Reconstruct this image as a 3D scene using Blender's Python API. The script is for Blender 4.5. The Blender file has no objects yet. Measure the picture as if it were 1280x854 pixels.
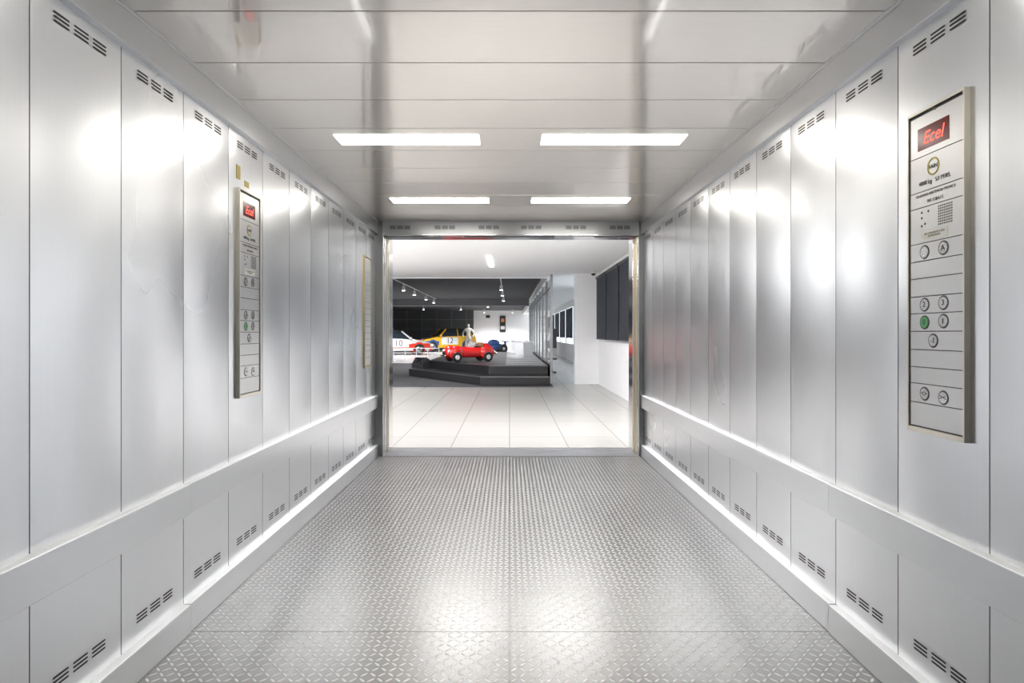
import bpy, math, random
from mathutils import Matrix, Vector
random.seed(4)
scene = bpy.context.scene
scene.view_settings.view_transform = 'Standard'
scene.view_settings.look = 'None'
scene.view_settings.exposure = 0.0

# ------------------------------------------------------------------ helpers
class NT:
    def __init__(s, name):
        s.m = bpy.data.materials.new(name); s.m.use_nodes = True
        s.t = s.m.node_tree; s.n = s.t.nodes; s.l = s.t.links
        s.b = s.n['Principled BSDF']; s.out = s.n['Material Output']
    def node(s, typ, **kw):
        x = s.n.new(typ)
        for k, v in kw.items(): setattr(x, k, v)
        return x
    def put(s, sock, v):
        if isinstance(v, bpy.types.NodeSocket): s.l.new(v, sock)
        else: sock.default_value = v
    def M(s, op, a, b=None, clamp=False):
        x = s.node('ShaderNodeMath', operation=op); x.use_clamp = clamp
        s.put(x.inputs[0], a)
        if b is not None: s.put(x.inputs[1], b)
        return x.outputs[0]
    def coord(s, which='Object'):
        return s.node('ShaderNodeTexCoord').outputs[which]
    def mapping(s, scale, loc=(0,0,0)):
        mp = s.node('ShaderNodeMapping'); s.l.new(s.coord(), mp.inputs[0])
        mp.inputs['Scale'].default_value = scale; mp.inputs['Location'].default_value = loc
        return mp.outputs[0]
    def noise(s, vec, scale=1, detail=3):
        x = s.node('ShaderNodeTexNoise'); s.l.new(vec, x.inputs['Vector'])
        x.inputs['Scale'].default_value = scale; x.inputs['Detail'].default_value = detail
        return x.outputs['Fac']
    def ramp(s, fac, c0, c1, p0=0.3, p1=0.7):
        r = s.node('ShaderNodeValToRGB'); s.l.new(fac, r.inputs[0])
        r.color_ramp.elements[0].position = p0; r.color_ramp.elements[1].position = p1
        r.color_ramp.elements[0].color = (*c0, 1); r.color_ramp.elements[1].color = (*c1, 1)
        return r.outputs[0]
    def mrange(s, fac, a, b, lo, hi):
        r = s.node('ShaderNodeMapRange'); s.l.new(fac, r.inputs[0])
        for i, v in enumerate((a, b, lo, hi)): r.inputs[i+1].default_value = v
        return r.outputs[0]

def simple(name, col, rough=0.5, metal=0.0, emit=None, es=0, var=0.04, alpha=None, trans=0):
    t = NT(name)
    f = t.noise(t.mapping((1, 1, 1)), 6, 2)
    c0 = tuple(max(0, c*(1-var)) for c in col); c1 = tuple(min(1, c*(1+var)) for c in col)
    t.l.new(t.ramp(f, c0, c1), t.b.inputs['Base Color'])
    t.b.inputs['Roughness'].default_value = rough; t.b.inputs['Metallic'].default_value = metal
    if emit:
        t.b.inputs['Emission Color'].default_value = (*emit, 1); t.b.inputs['Emission Strength'].default_value = es
    if alpha is not None: t.b.inputs['Alpha'].default_value = alpha
    if trans: t.b.inputs['Transmission Weight'].default_value = trans
    return t.m

def steel(name, col, rough, tangent, aniso=0.5, grain=(40, 40, 1), var=0.03, metal=1.0, rvar=.06, grainmix=.45):
    t = NT(name)
    f = t.noise(t.mapping(grain), 8, 3)
    big = t.noise(t.mapping((1.3, 1.3, .8)), 1.2, 2)
    mix = t.M('ADD', t.M('MULTIPLY', f, grainmix), t.M('MULTIPLY', big, 1-grainmix))
    t.l.new(t.ramp(mix, tuple(c*(1-var) for c in col), tuple(min(1, c*(1+var)) for c in col)), t.b.inputs['Base Color'])
    t.l.new(t.mrange(big, .3, .7, rough*(1-rvar), rough*(1+rvar)), t.b.inputs['Roughness'])
    t.b.inputs['Metallic'].default_value = metal
    t.b.inputs['Anisotropic'].default_value = aniso
    if aniso:
        cx = t.node('ShaderNodeCombineXYZ')
        for i in range(3): cx.inputs[i].default_value = tangent[i]
        t.l.new(cx.outputs[0], t.b.inputs['Tangent'])
    return t.m

class MB:
    def __init__(s): s.v = []; s.f = []; s.mi = []; s.T = Matrix.Identity(4)
    def addv(s, p): s.v.append(tuple(s.T @ Vector(p))); return len(s.v)-1
    def poly(s, pts, mi=0):
        s.f.append([s.addv(p) for p in pts]); s.mi.append(mi)
    def box(s, x0, x1, y0, y1, z0, z1, mi=0, top=None):
        i = [s.addv(p) for p in ((x0,y0,z0),(x1,y0,z0),(x1,y1,z0),(x0,y1,z0),(x0,y0,z1),(x1,y0,z1),(x1,y1,z1),(x0,y1,z1))]
        for j, q in enumerate(((0,3,2,1),(4,5,6,7),(0,1,5,4),(1,2,6,5),(2,3,7,6),(3,0,4,7))):
            s.f.append([i[k] for k in q]); s.mi.append(top if (j == 1 and top is not None) else mi)
    def prism(s, pts, z0, z1, mi=0):
        n = len(pts)
        a = [s.addv((p[0], p[1], z0)) for p in pts]; b = [s.addv((p[0], p[1], z1)) for p in pts]
        s.f.append(a[::-1]); s.mi.append(mi); s.f.append(b); s.mi.append(mi)
        for k in range(n):
            s.f.append([a[k], a[(k+1) % n], b[(k+1) % n], b[k]]); s.mi.append(mi)
    def cyl(s, c, axis, r, h, mi=0, n=20, r2=None):
        r2 = r if r2 is None else r2
        ax = Vector(axis).normalized(); t = Vector((0,0,1)) if abs(ax.z) < .9 else Vector((1,0,0))
        u = ax.cross(t).normalized(); w = ax.cross(u); c = Vector(c)
        a = []; b = []
        for k in range(n):
            d = u*math.cos(2*math.pi*k/n) + w*math.sin(2*math.pi*k/n)
            a.append(s.addv(c+d*r-ax*h/2)); b.append(s.addv(c+d*r2+ax*h/2))
        s.f.append(a[::-1]); s.mi.append(mi); s.f.append(b); s.mi.append(mi)
        for k in range(n):
            s.f.append([a[k], a[(k+1) % n], b[(k+1) % n], b[k]]); s.mi.append(mi)
    def torus(s, c, axis, R, r, mi=0, n=24, m=10):
        ax = Vector(axis).normalized(); t = Vector((0,0,1)) if abs(ax.z) < .9 else Vector((1,0,0))
        u = ax.cross(t).normalized(); w = ax.cross(u); c = Vector(c); g = []
        for k in range(n):
            d = u*math.cos(2*math.pi*k/n) + w*math.sin(2*math.pi*k/n)
            g.append([s.addv(c + d*(R+r*math.cos(2*math.pi*j/m)) + ax*r*math.sin(2*math.pi*j/m)) for j in range(m)])
        for k in range(n):
            for j in range(m):
                s.f.append([g[k][j], g[(k+1)%n][j], g[(k+1)%n][(j+1)%m], g[k][(j+1)%m]]); s.mi.append(mi)
    def ell(s, c, r, mi=0, n=20, m=12):
        c = Vector(c); g = []
        for j in range(m+1):
            ph = math.pi*j/m
            g.append([s.addv(c+Vector((r[0]*math.sin(ph)*math.cos(2*math.pi*k/n), r[1]*math.sin(ph)*math.sin(2*math.pi*k/n), r[2]*math.cos(ph)))) for k in range(n)])
        for j in range(m):
            for k in range(n):
                s.f.append([g[j][k], g[j+1][k], g[j+1][(k+1)%n], g[j][(k+1)%n]]); s.mi.append(mi)
    def build(s, name, mats, parent=None, bevel=0, smooth=False, subsurf=0, M=None):
        me = bpy.data.meshes.new(name); me.from_pydata(s.v, [], s.f)
        for m in mats: me.materials.append(m)
        for p, k in zip(me.polygons, s.mi): p.material_index = k; p.use_smooth = smooth
        me.update()
        o = bpy.data.objects.new(name, me); scene.collection.objects.link(o)
        if parent: o.parent = parent
        if M is not None: o.matrix_world = M
        if bevel:
            b = o.modifiers.new('bevel', 'BEVEL'); b.width = bevel; b.segments = 2; b.limit_method = 'ANGLE'
        if subsurf:
            q = o.modifiers.new('sub', 'SUBSURF'); q.levels = subsurf; q.render_levels = subsurf
        return o

def empty(name, M=None):
    e = bpy.data.objects.new(name, None); e.empty_display_size = .1; scene.collection.objects.link(e)
    if M is not None: e.matrix_world = M
    return e

# ------------------------------------------------------------------ materials
m_wallL = steel('brushed_steel_wall', (.715,.73,.752), .285, (0,0,1), .5, (50,50,.3), .022, 1, .05, .55)
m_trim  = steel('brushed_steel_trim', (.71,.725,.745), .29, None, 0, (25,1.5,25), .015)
m_ledge_lit = steel('trim_steel_lit_ledge', (.95,.955,.96), .5, None, 0, (25,1.5,25), .01)  # lamp reflection on the ledge tops put into a paler steel colour
m_corn  = steel('satin_steel_cornice', (.50,.51,.525), .34, None, 0, (25,1.5,25), .015)
m_dark  = simple('slot_black', (.02,.02,.022), .6)
m_groove= simple('joint_groove_dark', (.14,.14,.15), .5, .5)
m_chrome= simple('polished_chrome', (.8,.8,.8), .12, 1.0)
m_gold  = simple('warm_brass_edge', (.75,.62,.40), .28, 1.0)
m_darksteel = simple('dark_satin_steel', (.33,.34,.35), .35, 1.0)
m_white = simple('white_paint', (.86,.86,.87), .6, var=.01)
m_ceilw = simple('white_ceiling_paint', (.93,.935,.94), .7, var=.01)
m_black = simple('black_paint', (.03,.03,.033), .45)
m_blind = simple('blind_charcoal_fabric', (.025,.03,.042), .8)
m_dceil = simple('dark_grey_ceiling', (.055,.055,.058), .8)
m_dwall = simple('dark_grey_wall', (.09,.095,.1), .7)
m_beam  = simple('grey_beam_paint', (.2,.2,.21), .7)
m_carpet= simple('charcoal_carpet', (.055,.055,.062), .95, var=.2)
m_greyfl= simple('pale_resin_floor', (.55,.55,.55), .25)
m_lamp  = simple('led_diffuser', (1,1,1), .5, emit=(1,.955,.87), es=11.5)
m_led_added   = simple('added_lobby_led', (1,1,1), .5, emit=(1,.995,.99), es=20)
m_lin   = simple('linear_lamp_diffuser', (1,1,1), .5, emit=(1,.99,.97), es=5)
m_spot  = simple('spot_lens', (1,1,1), .5, emit=(1,.98,.95), es=14)
m_plat  = simple('platform_charcoal', (.022,.022,.025), .35)
m_plattop = simple('platform_deck_grey', (.07,.07,.078), .3)
m_alu   = simple('aluminium_trim', (.7,.7,.72), .3, 1.0)
m_glass = simple('smoked_glass_panel', (.6,.65,.68), .06, 0, alpha=.3)
m_yellow_st = simple('yellow_sticker', (.85,.68,.25), .6)

def ceil_mat():
    t = NT('ceiling_polished_panel')
    f = t.noise(t.mapping((2, 30, 30)), 5, 2)
    col = t.ramp(f, (.745,.718,.685), (.77,.743,.71))
    b2 = t.node('ShaderNodeBsdfPrincipled')
    for b, r, an in ((t.b, .05, 0), (b2, .31, .6)):
        t.l.new(col, b.inputs['Base Color']); b.inputs['Metallic'].default_value = 1
        b.inputs['Roughness'].default_value = r; b.inputs['Anisotropic'].default_value = an
        cx = t.node('ShaderNodeCombineXYZ'); cx.inputs[1].default_value = 1
        if an: t.l.new(cx.outputs[0], b.inputs['Tangent'])
    mx = t.node('ShaderNodeMixShader'); mx.inputs[0].default_value = .68
    t.l.new(t.b.outputs[0], mx.inputs[1]); t.l.new(b2.outputs[0], mx.inputs[2]); t.l.new(mx.outputs[0], t.out.inputs[0])
    return t.m
m_ceil = ceil_mat()

def tread_mat():
    t = NT('steel_tread_plate')
    sp = t.node('ShaderNodeSeparateXYZ'); t.l.new(t.coord(), sp.inputs[0])
    p = .031
    u = t.M('DIVIDE', sp.outputs[0], p); v = t.M('DIVIDE', sp.outputs[1], p)
    par = t.M('FLOORED_MODULO', t.M('ADD', t.M('FLOOR', u), t.M('FLOOR', v)), 2.0)
    sg = t.M('SUBTRACT', t.M('MULTIPLY', par, 2.0), 1.0)
    fu = t.M('SUBTRACT', t.M('FRACT', u), .5); fv = t.M('SUBTRACT', t.M('FRACT', v), .5)
    fu = t.M('MULTIPLY', fu, sg)
    a = t.M('MULTIPLY', t.M('ADD', fu, fv), .7071); b = t.M('MULTIPLY', t.M('SUBTRACT', fu, fv), .7071)
    a2 = t.M('POWER', t.M('ABSOLUTE', t.M('DIVIDE', a, .52)), 2.0); b2 = t.M('POWER', t.M('ABSOLUTE', t.M('DIVIDE', b, .16)), 2.0)
    h0 = t.M('SUBTRACT', 1.0, t.M('ADD', a2, b2), True)
    h = t.M('POWER', h0, .7)
    bp = t.node('ShaderNodeBump'); bp.inputs['Strength'].default_value = 1; bp.inputs['Distance'].default_value = .0018
    t.l.new(h, bp.inputs['Height']); t.l.new(bp.outputs[0], t.b.inputs['Normal'])
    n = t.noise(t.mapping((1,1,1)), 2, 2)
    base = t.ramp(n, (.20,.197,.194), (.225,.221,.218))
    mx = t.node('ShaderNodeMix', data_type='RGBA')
    t.l.new(t.mrange(h0, .0, .35, 0, 1), mx.inputs[0]); t.l.new(base, mx.inputs[6]); mx.inputs[7].default_value = (.56,.553,.545,1)  # lozenge highlights put into the colour: polished tops paler, recesses darker
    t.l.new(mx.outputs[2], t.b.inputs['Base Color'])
    t.b.inputs['Metallic'].default_value = 1
    t.b.inputs['Roughness'].default_value = .29
    return t.m
m_tread = tread_mat()

def tile_mat():
    t = NT('lobby_porcelain_tile')
    br = t.node('ShaderNodeTexBrick'); br.offset = 0; br.squash = 1
    t.l.new(t.mapping((1,1,1), (0, -.81, 0)), br.inputs['Vector'])
    br.inputs['Scale'].default_value = 1; br.inputs['Brick Width'].default_value = .62; br.inputs['Row Height'].default_value = 1.16
    br.inputs['Mortar Size'].default_value = .0055; br.inputs['Mortar Smooth'].default_value = .1
    br.inputs['Color1'].default_value = (.43,.415,.40,1); br.inputs['Color2'].default_value = (.45,.435,.42,1); br.inputs['Mortar'].default_value = (.27,.26,.25,1)
    t.l.new(br.outputs['Color'], t.b.inputs['Base Color']); t.b.inputs['Roughness'].default_value = .22
    return t.m
m_tile = tile_mat()

# ------------------------------------------------------------------ cabin constants
XW, XF = 1.31, 1.28          # wall panel plane, proud trim plane
YB, YF = -.66, 5.55
ZC = 2.295
J0, STEP = 1.552, .366
joints = [J0 + STEP*k for k in range(-6, 11)] + [YF]

def capsule(mb, origin, du, dv, L, H, mi, n=5):
    o = Vector(origin); du = Vector(du); dv = Vector(dv); pts = []
    for s_, a0 in ((1, -90), (-1, 90)):
        for k in range(n):
            a = math.radians(a0 + 180*k/(n-1))
            pts.append(o + du*(s_*(L/2-H/2) + math.cos(a)*H/2) + dv*math.sin(a)*H/2)
    mb.poly(pts, mi)

def vent(mb, c, du, dv, mi, W=.213, rows=3):
    c = Vector(c); du = Vector(du); dv = Vector(dv)
    L = .060
    for g in (-1, 0, 1):
        for r in range(rows):
            capsule(mb, c + du*g*(W-L)/2 + dv*(r-(rows-1)/2)*.0125, du, dv, L, .0062, mi)

def curved_panel(mb, sx, y0, y1, z0, z1, mi=0, bulge=.0038, n=10):
    g = .0018
    ys = [y0+g + (y1-y0-2*g)*k/n for k in range(n+1)]
    A = []; B = []
    for k, y in enumerate(ys):
        t = 2*k/n-1
        x = sx*(XW - bulge*(1-t*t))
        A.append(mb.addv((x, y, z0))); B.append(mb.addv((x, y, z1)))
    for k in range(n):
        q = [A[k], A[k+1], B[k+1], B[k]]
        if sx > 0: q = q[::-1]
        mb.f.append(q); mb.mi.append(mi)
    for y, d in ((ys[0], 1), (ys[-1], -1)):
        mb.poly([(sx*XW, y, z0), (sx*(XW+.006), y-d*.0012, z0), (sx*(XW+.006), y-d*.0012, z1), (sx*XW, y, z1)], 2)

for side, sx in (('left', -1), ('right', 1)):
    mb = MB()
    x0, x1 = sorted((sx*(XW+.006), sx*(XW+.05)))
    mb.box(x0, x1, YB, YF+.04, 0, 2.33, 2)
    for k in range(len(joints)-1):
        a, b = joints[k], joints[k+1]
        a = max(a, YB)
        curved_panel(mb, sx, a, b, .5, 2.19, 0)
        curved_panel(mb, sx, a, b, .05, .5, 0, .001)
        if b-a > .3:
            for z in (2.112, .197):
                vent(mb, (sx*(XW-(.0044 if z > 1 else .0016)), (a+b)/2, z), (0, 1, 0), (0, 0, 1), 1)
    o = mb.build('wall_'+side, [m_wallL, m_dark, m_groove], smooth=True)
    mb = MB()
    for (ya, yb, e) in ((YB, 2.278, .004), (2.282, YF, 0)):
        xa, xb = sorted((sx*(XF-e), sx*(XW+.004)))
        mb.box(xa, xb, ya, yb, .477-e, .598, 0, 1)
    mb.build('bumper_rail', [m_trim, m_ledge_lit], bevel=.003)
    mb = MB()
    for (ya, yb, e) in ((YB, 2.278, .004), (2.282, YF, 0)):
        xa, xb = sorted((sx*(XF-e), sx*(XW+.004)))
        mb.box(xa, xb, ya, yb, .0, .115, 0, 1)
    mb.build('baseboard_'+side, [m_trim, m_ledge_lit], bevel=.003)
    mb = MB()
    xa, xb = sorted((sx*XF, sx*(XW+.02)))
    mb.box(xa, xb, YB, YF, 2.168, ZC+.02, 0)
    mb.box(*sorted((sx*(XF-.006), sx*(XW))), YB, YF, ZC-.012, ZC+.002, 0)
    mb.build('trim_cornice_'+side, [m_corn], bevel=.003)

# back wall
mb = MB()
mb.box(-1.36, 1.36, YB-.05, YB-.008, 0, 2.33, 2)
w = 2*XW/7
for k in range(7):
    mb.box(-XW+w*k+.002, -XW+w*(k+1)-.002, YB-.008, YB, .115, 2.19, 0)
mb.box(-XW, XW, YB-.008, YB+.02, .477, .598, 0)
mb.build('wall_back', [m_wallL, m_dark, m_groove])

# ceiling panels
mb = MB()
mb.box(-1.36, 1.36, YB-.05, YF+.04, ZC+.008, ZC+.05, 1)
cj = [1.932 + .367*k for k in range(-7, 10)]
cj = [YB] + [c for c in cj if YB+.1 < c < YF-.05] + [YF]
for a, b in zip(cj[:-1], cj[1:]):
    mb.box(-XF, XF, a+.0018, b-.0018, ZC, ZC+.008, 0)
mb.build('ceiling', [m_ceil, m_groove], bevel=.0015)

# ceiling lights (flush diffusers)
for yc in (.28, 1.745, 3.213, 4.68):
    for xc in (-.57, .58):
        e = empty('ceiling_light')
        mb = MB()
        mb.box(xc-.40, xc+.40, yc-.082, yc+.082, ZC-.003, ZC-.0003, 0)
        mb.build('diffuser', [m_lamp], e)

# cabin floor: tread plates
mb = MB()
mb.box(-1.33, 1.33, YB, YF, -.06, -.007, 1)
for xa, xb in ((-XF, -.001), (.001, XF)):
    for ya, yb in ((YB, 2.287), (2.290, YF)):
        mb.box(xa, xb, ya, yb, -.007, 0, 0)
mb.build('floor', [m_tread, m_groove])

# front wall (returns + header)
mb = MB()
mb.box(-1.36, -1.238, YF, YF+.04, 0, 2.33, 1)
mb.box(1.262, 1.36, YF, YF+.04, 0, 2.33, 1)
mb.box(-1.238, 1.262, YF, YF+.04, 2.163, 2.33, 0)
for x in (500, 556, 611, 664, 720, 775):
    vent(mb, ((x-637)*.0078, YF-.001, 2.235), (1,0,0), (0,0,1), 2, W=.2)
mb.box(-1.24, 1.264, YF-.004, YF+.044, 2.158, 2.166, 3)
mb.build('wall_front', [m_trim, m_darksteel, m_dark, m_chrome], bevel=.002)

# door gear header
mb = MB()
mb.box(-1.36, 1.36, YF+.05, YF+.10, 2.175, 2.33, 0)
mb.box(-1.36, -.85, YF+.10, YF+.17, 2.163, 2.30, 1)
mb.box(.85, 1.36, YF+.10, YF+.17, 2.163, 2.30, 1)
mb.box(-.45, .45, YF+.10, YF+.17, 2.165, 2.30, 1)
mb.build('door_track_header', [m_darksteel, m_black])

# retracted doors
for sx, X in ((-1, -1.238), (1, 1.262)):
    e = empty('elevator_door')
    for k, (ya, yb, dx, m) in enumerate(((YF+.055, YF+.085, .0, m_chrome), (YF+.095, YF+.125, .006, m_gold if sx > 0 else m_chrome), (YF+.15, YF+.18, .002, m_darksteel), (YF+.19, YF+.22, .008, m_gold))):
        mb = MB(); xi = X - sx*dx
        mb.box(*sorted((xi, xi+sx*.10)), ya, yb, .006, 2.16, 0)
        mb.build('leaf_%d' % (k+1), [m], e, bevel=.003)
# landing frame
mb = MB()
mb.box(-1.40, -1.228, 5.79, 5.98, 0, 2.30, 0)
mb.box(1.252, 1.42, 5.79, 5.98, 0, 2.30, 0)
mb.box(-1.228, 1.252, 5.79, 5.98, 2.185, 2.30, 0)
mb.build('door_frame', [m_chrome], bevel=.003)
# sill
mb = MB()
mb.box(-1.30, 1.32, YF, 5.98, -.06, -.004, 0)
for y in (5.56, 5.60, 5.64, 5.69, 5.74, 5.79, 5.84):
    mb.box(-1.235, 1.258, y, y+.026, -.004, .003, 0)
mb.build('door_sill', [m_alu])

# ------------------------------------------------------------------ control panels
m_plate = steel('control_plate_steel', (.64,.64,.64), .3, None, 0, (30,30,2), .03, .9)
m_cream = simple('control_frame_champagne', (.72,.68,.60), .3, .9)
m_disp  = simple('display_dark_red', (.06,.0,.0), .15, emit=(.12,0,0), es=.4)
m_red   = simple('display_red_led', (1,.05,.02), .4, emit=(1,.10,.07), es=2.2)
m_ink   = simple('engraved_ink', (.06,.06,.06), .6)
m_btn   = simple('button_satin', (.6,.6,.6), .25, 1.0)
m_btnr  = simple('button_ring_dark', (.12,.12,.12), .4, .6)
m_green = simple('button_green_lit', (.12,.35,.16), .4, emit=(.1,.6,.2), es=.1)
m_label = simple('label_cream', (.85,.84,.78), .6)
m_ylogo = simple('logo_yellow', (.75,.62,.15), .4)
ZM = 1.3945
def text(body, u, v, size, mat, parent, n=.0235, shear=0, name='label'):
    c = bpy.data.curves.new(name, 'FONT'); c.body = body; c.size = size; c.align_x = 'CENTER'; c.align_y = 'CENTER'
    c.extrude = .0004; c.shear = shear; c.materials.append(mat)
    o = bpy.data.objects.new(name, c); scene.collection.objects.link(o); o.parent = parent
    o.location = (u, v, n)
    return o
def cop(sx, yc, full=True):
    if sx > 0: R = Matrix(((0,0,-1),(-1,0,0),(0,1,0)))
    else:      R = Matrix(((0,0,1),(1,0,0),(0,1,0)))
    M = R.to_4x4(); M.translation = (sx*(XW-.003), yc, ZM)
    M = M @ Matrix.Diagonal((.93, 1.0, .55, 1))
    e = empty('elevator_control_panel' if full else 'elevator_service_panel', M)
    V = lambda z: z-1.3875
    mb = MB(); H = .5065
    mb.box(-.118, .118, -H+.007, H-.007, -.004, .016, 0)
    js = [1.878, 1.748, 1.638, 1.588, 1.476, 1.42, 1.366, 1.309, 1.256, 1.2, 1.142, 1.087, 1.035, .975, .9]
    for a, b in zip(js[:-1], js[1:]):
        mb.box(-.113, .113, V(b)+.0014, V(a)-.0014, .016, .022, 1)
    mb.build('plate', [m_ink, m_plate], e)
    mb = MB()
    for (a, b, c, d) in ((-.125,-.118,-H,H), (.118,.125,-H,H), (-.118,.118,H-.008,H), (-.118,.118,-H,-H+.016)):
        mb.box(a, b, c, d, -.006, .03, 0)
    mb.build('frame', [m_cream if full else m_gold], e, bevel=.0015)
    if not full: return
    mb = MB()
    mb.box(-.078, .060, V(1.768), V(1.838), .020, .0235, 0)
    mb.build('display', [m_disp], e)
    text('Ecel', -.008, V(1.80), .055, m_red, e, .0245, .25, 'display_text')
    mb = MB()
    mb.torus((-.008, V(1.705), .022), (0,0,1), .023, .0022, 0)
    mb.torus((-.008, V(1.705), .022), (0,0,1), .0265, .0008, 1)
    mb.build('logo_ring', [m_ylogo, m_ink], e, smooth=True)
    text('FAIN', -.008, V(1.705), .018, m_ink, e)
    text('4000 kg   53 PERS.', -.003, V(1.662), .0185, m_ink, e)
    text('TELEFONO ASISTENCIA TECNICA', 0, V(1.625), .0115, m_ink, e)
    text('902 138 615', 0, V(1.603), .014, m_ink, e)
    mb = MB()
    for i in range(8):
        for j in range(8):
            mb.cyl((.016+i*.0078, V(1.523)+j*.0078, .022), (0,0,1), .0029, .001, 0, 8)
    for (u, v) in ((-.06, 1.555), (-.045, 1.535), (-.06, 1.53), (-.06, 1.572), (-.03, 1.572)):
        mb.cyl((u, V(v), .022), (0,0,1), .004, .0015, 0, 8)
    mb.build('speaker_grille', [m_ink], e)
    mb = MB(); mb.box(-.062, .055, V(1.484), V(1.512), .020, .0232, 0); mb.build('notice', [m_label], e)
    text('NO UTILIZAR EN CASO\nDE INCENDIO', -.003, V(1.498), .0085, m_ink, e)
    for (u, z, lab) in ((-.047,1.447,''), (.036,1.449,'A'), (-.047,1.283,'2'), (.036,1.285,'3'), (-.047,1.228,'0'), (.036,1.23,'1'), (-.008,1.171,'-1'), (-.047,1.005,'<>'), (.036,1.001,'><')):
        mb = MB()
        mb.torus((u, V(z), .022), (0,0,1), .0195, .0026, 1)
        mb.cyl((u, V(z), .0235), (0,0,1), .0185, .005, 2 if lab == '0' else 0, 24, .0172)
        mb.build('button', [m_btn, m_btnr, m_green], e, smooth=False)
        if lab: text(lab, u, V(z), .024, m_ink, e, .0268)
    for v in (H-.016, -H+.012):
        mb = MB(); mb.cyl((0, v, .0225), (0,0,1), .004, .003, 0, 10); mb.build('screw', [m_btnr], e)
cop(1, 1.731); cop(-1, 2.837); cop(-1, 5.2, False)
mb = MB()
mb.box(-1.3085, -1.3055, 2.72, 2.76, 1.945, 2.01, 0); mb.box(-1.3085, -1.3055, 2.80, 2.85, 1.925, 1.955, 0)
mb.build('yellow_sticker', [m_yellow_st])

# ------------------------------------------------------------------ lobby
ZL = 2.62
mb = MB(); mb.box(-7, 2.1, 5.98, 12.7, -.06, 0, 0); mb.box(.99, 2.1, 12.7, 13.45, -.06, 0, 0); mb.box(.99, 2.75, 13.45, 42, -.06, 0, 0)
mb.build('floor_lobby', [m_tile])
mb = MB(); mb.box(-12, .99, 12.7, 23, -.06, .0, 0); mb.build('floor_carpet', [m_carpet])
mb = MB(); mb.box(-12, .99, 23, 42, -.06, .0, 0); mb.build('floor_hall', [m_greyfl])
mb = MB(); mb.box(-7, 2.2, 5.98, 14.4, ZL, ZL+.1, 0); mb.box(1.0, 2.8, 14.4, 42, ZL, ZL+.1, 0); mb.box(-12, 1.0, 14.4, 14.5, ZL-.02, 3.0, 0)
mb.box(-12, -7, 12.7, 14.4, ZL, ZL+.1, 0); mb.box(.97, 1.03, 14.5, 42, ZL-.01, 3.0, 0)
mb.build('ceiling_lobby', [m_ceilw])
mb = MB(); mb.box(-12, 1.0, 14.5, 42, 2.9, 3.0, 0)
mb.box(-3.62, -3.58, 16, 28, 2.885, 2.9, 1); mb.box(-.3, -.26, 16, 28, 2.885, 2.9, 1)
mb.build('ceiling_hall', [m_dceil, m_alu])
mb = MB(); mb.box(-12, .97, 28.2, 28.6, 2.58, 2.9, 0); mb.build('trim_beam', [m_beam])
mb = MB(); mb.box(-7, -1.40, 5.80, 5.98, 0, ZL, 0); mb.box(1.42, 2.1, 5.80, 5.98, 0, ZL, 0); mb.box(-1.40, 1.42, 5.85, 5.98, 2.30, ZL, 0)
mb.build('wall_landing', [m_white])
mb = MB(); mb.box(-7.1, -7, 5.98, 12.7, 0, ZL, 0); mb.box(-12, -7.1, 12.6, 12.7, 0, ZL, 0); mb.box(-12.1, -12, 12.7, 42, 0, 3, 0)
mb.build('wall_hall_left', [m_white])
mb = MB(); mb.box(2.1, 2.2, 5.98, 13.45, 0, ZL, 0); mb.build('wall_lobby_right', [m_white])
mb = MB(); mb.box(1.55, 2.2, 13.45, 13.75, 0, ZL, 0); mb.build('wall_pier', [m_white])
mb = MB(); mb.box(-12, -2.66, 42, 42.1, 0, 3, 1); mb.box(-2.66, 2.8, 42, 42.1, 0, 3, 0)
for k in range(9): mb.box(-12+1.1*k, -11.96+1.1*k, 41.97, 42, 0, 2.9, 2)
for z in (1.5, 2.2): mb.box(-12, -2.66, 41.97, 42, z, z+.04, 2)
mb.build('wall_hall_far', [m_white, m_dwall, m_beam])
mb = MB()
mb.box(2.65, 2.75, 13.75, 42, 0, .75, 0); mb.box(2.65, 2.75, 13.75, 42, 2.35, ZL, 0); mb.box(2.2, 2.65, 13.7, 13.75, 0, ZL, 0)
for y in (13.8, 17, 20.2, 23.4, 26.6, 29.8, 33, 36.2, 39.4, 41.8):
    mb.box(2.65, 2.75, y, y+.35, .75, 2.35, 0)
mb.build('wall_corridor', [m_white])
mb = MB()
for y in (17, 20.2, 23.4, 26.6, 29.8, 33, 36.2):
    for d in (.4, 1.3, 2.2):
        mb.box(2.60, 2.64, y+d, y+d+.65, 1.0, 2.3, 0)
mb.build('corridor_blind', [m_blind])
for (ya, yb) in ((12.12, 13.38), (10.72, 12.02), (9.4, 10.62), (8.1, 9.3)):
    e = empty('roller_blind')
    mb = MB(); mb.box(2.045, 2.055, ya, yb, 1.08, 2.48, 0); mb.build('fabric', [m_blind], e)
    mb = MB(); mb.cyl((2.055, (ya+yb)/2, 2.50), (0,1,0), .035, yb-ya+.02, 0, 14); mb.cyl((2.05, (ya+yb)/2, 1.075), (0,1,0), .012, yb-ya, 0, 10)
    mb.box(2.05, 2.1, (ya+yb)/2-.02, (ya+yb)/2+.02, 2.48, 2.52, 0)
    mb.build('roller', [m_black], e)
    mb = MB(); mb.box(2.085, 2.1, ya-.03, yb+.03, 1.02, 1.06, 0); mb.build('sill', [m_alu], e)
mb = MB()
ys = [13.6+1.8*k for k in range(10)]
for a, b in zip(ys[:-1], ys[1:]):
    mb.box(.995, 1.005, a+.03, b-.03, .42, 2.55, 0)
    mb.box(.97, 1.03, a-.03, a+.03, 0, 2.61, 1)
    mb.box(.98, 1.02, a, b, 0, .42, 2)
    mb.box(.98, 1.02, a, b, 2.3, 2.34, 1)
mb.build('glass_partition', [m_glass, m_darksteel, m_plat])
mb = MB()
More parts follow.
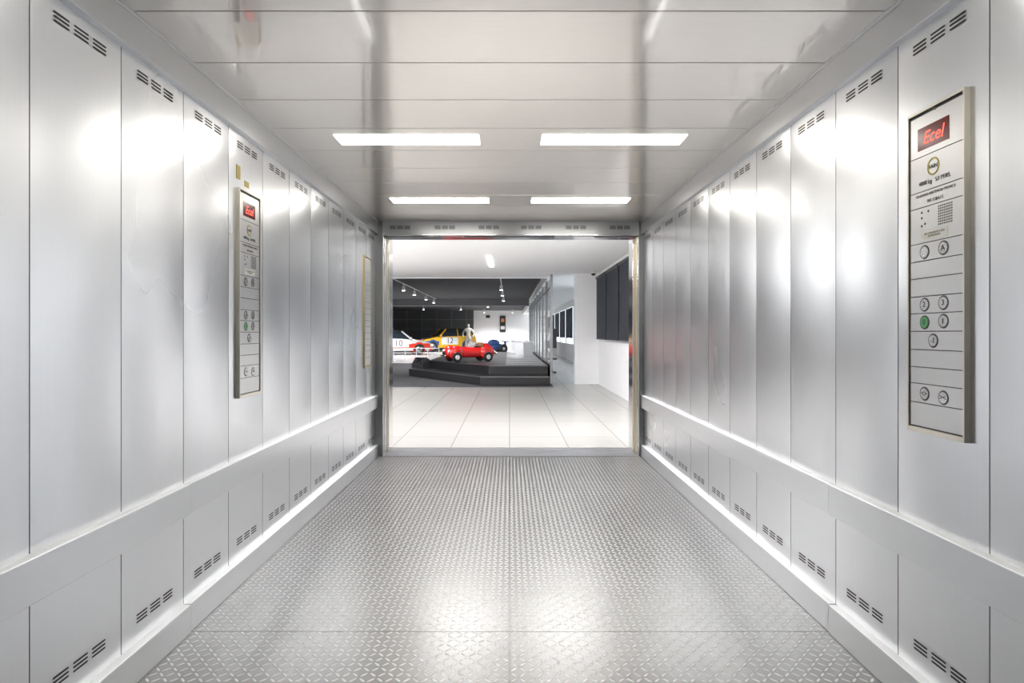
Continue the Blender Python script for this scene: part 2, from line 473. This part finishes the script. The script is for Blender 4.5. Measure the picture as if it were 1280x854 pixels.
mb.box(1.12, 1.42, 17.3, 17.6, .0, .04, 0); mb.box(1.24, 1.30, 17.43, 17.47, 0.04, .9, 0); mb.box(1.10, 1.44, 17.41, 17.45, .75, 1.35, 0); mb.box(1.10, 1.44, 17.3, 17.6, .40, .45, 0)
mb.build('display_stand', [m_black])

for (xa, xb, ya, yb) in ((-1.1, -.1, 6.3, 7.5), (.2, 1.2, 6.3, 7.5), (-5.5, -3.3, 7, 8.2), (-5.5, -3.3, 9.2, 10.4), (-5.5, -3.3, 11.4, 12.4)):  # unseen panels, added out of view to light the lobby and doorway
    mb = MB(); mb.box(xa, xb, ya, yb, ZL-.012, ZL-.001, 0); mb.box(xa-.02, xb+.02, ya-.02, yb+.02, ZL-.006, ZL-.0005, 1)
    mb.build('added_led_panel', [m_led_added, m_alu])
mb = MB(); mb.box(-.42, -.34, 10.3, 12.0, ZL-.02, ZL-.001, 0); mb.build('linear_ceiling_light', [m_lin])
def spot(x, y, power=60):
    e = empty('track_and_added_spotlight', Matrix.Translation((x, y, 2.885)))
    mb = MB(); mb.cyl((0,0,-.05), (0,0,1), .015, .1, 0, 8); mb.cyl((0,0,-.16), (0,0,1), .06, .14, 0, 14, .05); mb.build('head', [m_white], e)
    mb = MB(); mb.cyl((0,0,-.233), (0,0,1), .055, .006, 0, 14); mb.build('lens', [m_spot], e)
    L = bpy.data.lights.new('beam', 'SPOT'); L.energy = power*8; L.spot_size = 2.4; L.spot_blend = .7; L.shadow_soft_size = .08
    o = bpy.data.objects.new('beam', L); scene.collection.objects.link(o); o.parent = e; o.location = (0,0,-.26)
for (x, y) in ((-3.6, 19.3), (-3.6, 21.5), (-3.6, 24.5), (-3.6, 27), (-.28, 19.0), (-.28, 22.0), (-.28, 25.5)):
    spot(x, y, 38)
spot(-1.6, 14.9, 22)
for (x, y) in ((-7.0, 29.8), (-5.4, 29.8), (-1.2, 31.5), (-5.3, 35), (-3.0, 35), (-8, 22)):  # extra spots off the tracks, added to brighten cars and hall
    spot(x, y, 60)
for (x, y) in ((-1.8, 40), (.2, 40)): spot(x, y, 70)  # two more spots, added to light the far white wall

# ------------------------------------------------------------------ stage platform
e = empty('stage_platform')
mb = MB()
lo = [(-2.85,16.1), (-.68,13.1), (.93,13.1), (.93,24), (-2.85,24)]
up = [(-2.35,16.5), (-.5,13.75), (.93,13.75), (.93,24), (-2.35,24)]
mb.prism(lo, 0, .2, 0); mb.prism(up, .2, .42, 0)
mb.build('tiers', [m_plat], e, bevel=.01)
mb = MB()
up2 = [(-2.25,16.6), (-.46,13.85), (.90,13.85), (.90,23.9), (-2.25,23.9)]
mb.prism(up2, .42, .425, 0); mb.build('deck', [m_plattop], e)
mb = MB()
for k in range(14):
    mb.box(-.1, .88, 14.3+.7*k, 14.46+.7*k, .425, .428, 0)
mb.build('deck_strip', [m_white], e)
def edge(mb, a, b, z, w=.02):
    a = Vector((*a, z)); b = Vector((*b, z)); d = (b-a).normalized(); n = Vector((d.y, -d.x, 0))*w
    mb.poly([a+n, b+n, b+n+Vector((0,0,.02)), a+n+Vector((0,0,.02))], 0)
    mb.poly([a+n+Vector((0,0,.02)), b+n+Vector((0,0,.02)), b-n+Vector((0,0,.02)), a-n+Vector((0,0,.02))], 0)
mb = MB()
for P, z in ((lo, .19), (up, .41)):
    edge(mb, P[0], P[1], z); edge(mb, P[1], P[2], z)
mb.build('nosing', [simple('platform_nosing_grey', (.25,.25,.26), .3, .8)], e)
mb = MB(); mb.T = Matrix.Translation((-2.55, 16.3, .215)) @ Matrix.Rotation(-.5, 4, 'Z')
a = [(-.2,-.15,0),(-.2,.17,0),(-.2,.17,.24),(-.2,.02,.3),(-.2,-.15,.12)]; b = [(.2,p[1],p[2]) for p in a]
mb.poly(a, 0); mb.poly(b[::-1], 0)
for k in range(5): mb.poly([a[k], b[k], b[(k+1)%5], a[(k+1)%5]], 0)
mb.cyl((0,-.06,.22), (0,-.7,.7), .1, .01, 1, 18)
mb.build('stage_monitor_speaker', [m_black, m_darksteel])

# ------------------------------------------------------------------ red pedal car
def paint(name, col): 
    m = simple(name, col, .22, 0, var=.02); m.node_tree.nodes['Principled BSDF'].inputs['Coat Weight'].default_value = .6; return m
m_redp = paint('red_car_paint', (.75,.02,.02)); m_rub = simple('rubber_black', (.02,.02,.02), .7)
m_tan = simple('seat_tan', (.35,.18,.09), .6); m_scr = simple('windscreen_glass', (.8,.85,.88), .05, alpha=.3)
m_winglass = simple('car_window_dark', (.03,.04,.05), .08)
def red_car():
    M = Matrix.Translation((-1.10, 15.5, .4285)) @ Matrix.Rotation(math.radians(25), 4, 'Z') @ Matrix.Diagonal((1.08,1.08,1.12,1))
    e = empty('red_pedal_car', M)
    st = [(-.67,.10,.17,.25),(-.63,.18,.13,.29),(-.52,.235,.11,.33),(-.36,.25,.10,.36),(-.2,.255,.10,.375),(-.05,.255,.10,.38),(.1,.26,.10,.37),(.3,.26,.11,.375),(.46,.24,.13,.36),(.6,.18,.17,.31),(.67,.09,.21,.27)]
    mb = MB(); rings = []
    for (x, w, z0, z1) in st:
        r = []
        for k in range(14):
            a = 2*math.pi*k/14; c, s_ = math.cos(a), math.sin(a)
            sg = lambda t, p: math.copysign(abs(t)**p, t)
            r.append(mb.addv((x, w*sg(c,.7), (z0+z1)/2 + (z1-z0)/2*sg(s_,.7))))
        rings.append(r)
    for A, B in zip(rings[:-1], rings[1:]):
        for k in range(14): mb.f.append([A[k], A[(k+1)%14], B[(k+1)%14], B[k]]); mb.mi.append(0)
    mb.f.append(rings[0][::-1]); mb.mi.append(0); mb.f.append(rings[-1]); mb.mi.append(0)
    mb.build('body', [m_redp], e, smooth=True, subsurf=1)
    mb = MB()
    for x in (-.42, .40):
        for s_ in (-1, 1): mb.ell((x, s_*.215, .235), (.20,.085,.165), 0)
    mb.ell((.43, 0, .37), (.15,.11,.08), 0)
    mb.ell((-.34, 0, .36), (.13,.05,.035), 0)
    mb.build('fender', [m_redp], e, smooth=True)
    mb = MB()
    for x in (-.42, .40):
        for s_ in (-1, 1):
            mb.cyl((x, s_*.255, .128), (0,1,0), .118, .09, 0, 22)
            mb.torus((x, s_*.275, .126), (0,1,0), .09, .034, 0); mb.cyl((x, s_*.29, .126), (0,1,0), .058, .03, 1, 18); mb.cyl((x, s_*.31, .126), (0,1,0), .02, .02, 1, 10)
    mb.build('wheel', [m_rub, m_chrome], e, smooth=False)
    mb = MB(); mb.ell((.15, 0, .365), (.2,.17,.035), 1); mb.box(.27,.32,-.14,.14,.33,.47, 0); mb.box(.05,.28,-.14,.14,.37,.40,0)
    mb.build('seat', [m_tan, m_black], e, bevel=.01)
    mb = MB()
    P = []
    for k in range(9):
        t = -1+2*k/8; P.append(((-.08+.12*t*t, .21*t, .36), (.0+.12*t*t, .18*t, .51-.05*t*t)))
    for A, B in zip(P[:-1], P[1:]): mb.poly([A[0], B[0], B[1], A[1]], 0)
    mb.build('windscreen', [m_scr], e, smooth=True)
    mb = MB()
    for A, B in zip(P[:-1], P[1:]):
        c = (Vector(A[1])+Vector(B[1]))/2; d = Vector(B[1])-Vector(A[1]); mb.cyl(c, d, .009, d.length*1.05, 0, 6)
    mb.torus((.10,-.0,.43), (-1,0,.5), .07, .009, 1, 16, 6)
    mb.box(-.70,-.67,-.18,.18,.15,.18, 0); mb.box(.67,.70,-.17,.17,.19,.22, 0)
    mb.ell((-.672,0,.22), (.02,.10,.045), 1)
    for s_ in (-1, 1): mb.ell((-.60, s_*.20, .27), (.04,.04,.04), 2)
    mb.build('brightwork', [m_chrome, m_black, m_white], e, smooth=True)
red_car()

# ------------------------------------------------------------------ full-size cars
def car(name, X, Y, rot, paintm, accent, accent2, L=3.6, W=1.6, num='10', z=0.0, H=1.0):
    M = Matrix.Translation((X, Y, z)) @ Matrix.Rotation(rot, 4, 'Z') @ Matrix.Diagonal((1,1,H,1))
    e = empty(name, M); s = L/3.6
    st = [(-1.80,.68,.50,.55,.60),(-1.72,.76,.66,.70,.66),(-1.0,.80,.80,.84,.70),(-.78,.80,.86,.90,.70),(-.22,.80,.90,1.34,.58),(.5,.80,.92,1.40,.58),(1.2,.80,.94,1.36,.57),(1.66,.78,.94,.99,.62),(1.78,.74,.62,.68,.62)]
    mb = MB(); R = []
    for (x, w, bz, tz, rw) in st:
        x *= s; w *= W/1.6; rw *= W/1.6
        half = [(w*.94, .22), (w, .36), (w, (bz+.36)/2), (w*.97, bz), (rw, tz)]
        pts = [(x, -a, b) for a, b in half] + [(x, a, b) for a, b in half[::-1]]
        R.append([mb.addv(p) for p in pts])
    for i, (A, B) in enumerate(zip(R[:-1], R[1:])):
        n = len(A)
        for k in range(n):
            mi = 0
            if k in (3, 5) and 3 <= i <= 6: mi = 1
            if k == 4 and i in (3, 6): mi = 1
            if k in (1, 7): mi = 2
            mb.f.append([A[k], A[(k+1)%n], B[(k+1)%n], B[k]]); mb.mi.append(mi)
    mb.f.append(R[0][::-1]); mb.mi.append(0); mb.f.append(R[-1]); mb.mi.append(0)
    mb.build('body', [paintm, m_winglass, accent], e, bevel=.02)
    mb = MB(); w = W/2
    for sy in (-1, 1):
        for (xa, xb) in ((.5, .5), (-.70, -.24), (1.5, 1.15)):
            a = Vector((xa*s, sy*w*.99, .90)); b = Vector((xb*s, sy*.59*W/1.6, 1.33))
            mb.cyl((a+b)/2, b-a, .05, (b-a).length, 0, 6)
        mb.box(-1.74*s, -.75*s, *sorted((sy*(w-.02), sy*(w+.012))), .40, .64, 1)
        mb.box(-.6*s, .5*s, *sorted((sy*(w-.02), sy*(w+.01))), .42, .85, 2)
        mb.box(-.72*s, -.6*s, *sorted((sy*(w), sy*(w+.16))), .88, .99, 0)
        for x in (-1.15, 1.1):
            mb.cyl((x*s, sy*(w-.06), .36), (0,1,0), .36, .16, 1, 24)
    mb.box(-1.87*s, -1.7*s, -w*.92, w*.92, .22, .44, 1); mb.box(1.70*s, 1.85*s, -w*.9, w*.9, .28, .48, 1)
    mb.box(1.2*s, 1.62*s, -.5, .5, 1.33, 1.38, 1)
    mb.box(-1.5*s, -1.0*s, -.35, .35, .80, .83, 1)
    mb.build('bodywork', [paintm, accent2, m_white], e, bevel=.02)
    mb = MB()
    for sy in (-1, 1):
        for x in (-1.15, 1.1):
            mb.torus((x*s, sy*(w-.01), .31), (0,1,0), .23, .08, 0); mb.cyl((x*s, sy*(w+.0), .31), (0,1,0), .2, .1, 1, 18); mb.cyl((x*s, sy*(w+.04), .31), (0,1,0), .06, .08, 0, 10)
    mb.build('wheel', [m_rub, m_alu], e, smooth=True)
    mb = MB()
    for sy in (-.45, -.2, .2, .45): mb.cyl((-1.82*s, sy, .56), (1,0,0), .09, .08, 0, 16)
    mb.box(-1.80*s, -1.79*s, -.3, .3, .5, .62, 1)
    mb.build('headlight', [m_white, m_black], e)
    for sy in (-1, 1):
        t = text(num, 0, 0, .48, m_ink, e, 0, 0, 'race_number'); t.location = (-.05*s, sy*(w+.016), .64); t.rotation_euler = (math.pi/2, 0, 0 if sy < 0 else math.pi)
m_wp = paint('white_car_paint', (.85,.85,.86)); m_yp = paint('yellow_car_paint', (.9,.50,.015)); m_rp2 = paint('red_livery', (.8,.05,.02))
m_bp = paint('blue_livery', (.04,.10,.3)); m_gp = paint('dark_livery', (.08,.1,.09))
car('rally_hatchback_car', -6.55, 32.6, math.radians(180+20), m_wp, m_rp2, m_rp2, 3.8, 1.7, '10', H=1.0)
car('racing_hatchback_car', -4.25, 38.3, math.radians(25), m_yp, m_yp, m_bp, 3.8, 1.7, '12', H=1.12)
def formula(X, Y, rot):
    e = empty('blue_racing_car', Matrix.Translation((X, Y, 0)) @ Matrix.Rotation(rot, 4, 'Z') @ Matrix.Diagonal((.85,.85,.95,1)))
    mb = MB(); mb.ell((0,0,.42), (1.3,.32,.24), 0); mb.ell((.35,0,.66), (.45,.2,.22), 0); mb.box(-1.35,-1.1,-.55,.55,.2,.26,0); mb.box(1.1,1.35,-.5,.5,.72,.78,0); mb.box(1.15,1.3,-.03,.03,.4,.74,0)
    mb.build('body', [m_bp], e, smooth=True)
    mb = MB()
    for x in (-.85, .9):
        for sy in (-1, 1): mb.torus((x, sy*.62, .3), (0,1,0), .19, .11, 0); mb.cyl((x, sy*.62, .3), (0,1,0), .18, .12, 1, 16)
        mb.cyl((x, 0, .3), (0,1,0), .03, 1.2, 1, 8)
    mb.build('wheel', [m_rub, m_alu], e, smooth=True)
formula(-1.25, 34.5, math.radians(20))

# mannequin in racing overalls
def mannequin(X, Y):
    e = empty('racing_suit_mannequin', Matrix.Translation((X, Y, 0)))
    J = {'p':(0,0,.95,.12),'s':(0,0,1.2,.11),'c':(0,0,1.4,.13),'n':(0,0,1.53,.055),'h':(0,-.02,1.64,.085),'t':(0,0,1.75,.065),
         'sl':(-.2,0,1.42,.07),'el':(-.32,.02,1.18,.05),'wl':(-.26,-.12,.98,.038),'sr':(.2,0,1.42,.07),'er':(.32,.02,1.18,.05),'wr':(.26,-.12,.98,.038),
         'hl':(-.1,0,.88,.10),'kl':(-.15,-.02,.5,.07),'al':(-.17,.02,.1,.055),'fl':(-.18,-.12,.05,.045),'hr':(.1,0,.88,.10),'kr':(.15,-.02,.5,.07),'ar':(.17,.02,.1,.055),'fr':(.18,-.12,.05,.045)}
    E = [('p','s'),('s','c'),('c','n'),('n','h'),('h','t'),('c','sl'),('sl','el'),('el','wl'),('c','sr'),('sr','er'),('er','wr'),('p','hl'),('hl','kl'),('kl','al'),('al','fl'),('p','hr'),('hr','kr'),('kr','ar'),('ar','fr')]
    ks = list(J); me = bpy.data.meshes.new('figure'); me.from_pydata([J[k][:3] for k in ks], [(ks.index(a), ks.index(b)) for a, b in E], [])
    o = bpy.data.objects.new('figure', me); scene.collection.objects.link(o); o.parent = e
    me.materials.append(simple('pale_overalls', (.40,.38,.33), .8))
    o.modifiers.new('skin', 'SKIN')
    for k, v in zip(ks, me.skin_vertices[0].data): v.radius = (J[k][3], J[k][3]); v.use_root = (k == 'p')
    sb = o.modifiers.new('sub', 'SUBSURF'); sb.levels = 1; sb.render_levels = 1
mannequin(-2.32, 32)
mb = MB(); mb.box(-.72, -.30, 41.93, 41.965, 1.3, 2.5, 0); mb.box(-.62, -.40, 41.92, 41.93, 2.05, 2.3, 1); mb.box(-.66, -.36, 41.92, 41.93, 1.5, 1.75, 2)
mb.build('framed_poster', [m_black, simple('poster_orange', (.8,.3,.1), .6), m_white])
mb = MB(); mb.box(-1.75, -1.45, 41.95, 41.965, 2.35, 2.55, 0); mb.build('exit_sign', [m_black])
for k, (x, y) in enumerate(((.35, 20.5), (.55, 22), (.2, 22.9), (.6, 18.6))):
    mb = MB(); mb.box(x-.15, x+.15, y-.15, y+.15, .43, .9, 0); mb.box(x-.17, x+.17, y-.17, y+.17, .9, .93, 0); mb.build('display_plinth', [m_white], bevel=.005)
mb = MB()
for k in range(6):
    mb.cyl((-5.6+.5*k, 25.0, .28), (0,0,1), .018, .56, 0, 8); mb.cyl((-5.6+.5*k, 25.0, .01), (0,0,1), .09, .02, 0, 12)
mb.cyl((-4.35, 25.0, .55), (1,0,0), .016, 2.5, 0, 8); mb.cyl((-4.35, 25.0, .35), (1,0,0), .012, 2.5, 0, 8)
mb.build('low_barrier', [m_white])
mb = MB(); mb.cyl((1.9, 12.9, ZL-.03), (0,0,1), .06, .06, 0, 16); mb.ell((1.9, 12.9, ZL-.06), (.05,.05,.05), 1); mb.build('security_camera', [m_white, m_black], smooth=True)

# ------------------------------------------------------------------ world, camera
w = bpy.data.worlds.new('world'); scene.world = w; w.use_nodes = True
bg = w.node_tree.nodes['Background']; bg.inputs[0].default_value = (.85,.93,1,1); bg.inputs[1].default_value = 2.5

cam = bpy.data.cameras.new('camera'); co = bpy.data.objects.new('camera', cam); scene.collection.objects.link(co)
cam.sensor_width = 36; cam.lens = 36*711/1280; cam.clip_start = .02; cam.clip_end = 200
cam.shift_x = 3/1280; cam.shift_y = -10/1280
co.location = (0, 0, 1.2); co.rotation_euler = (math.pi/2, 0, 0)
scene.camera = co
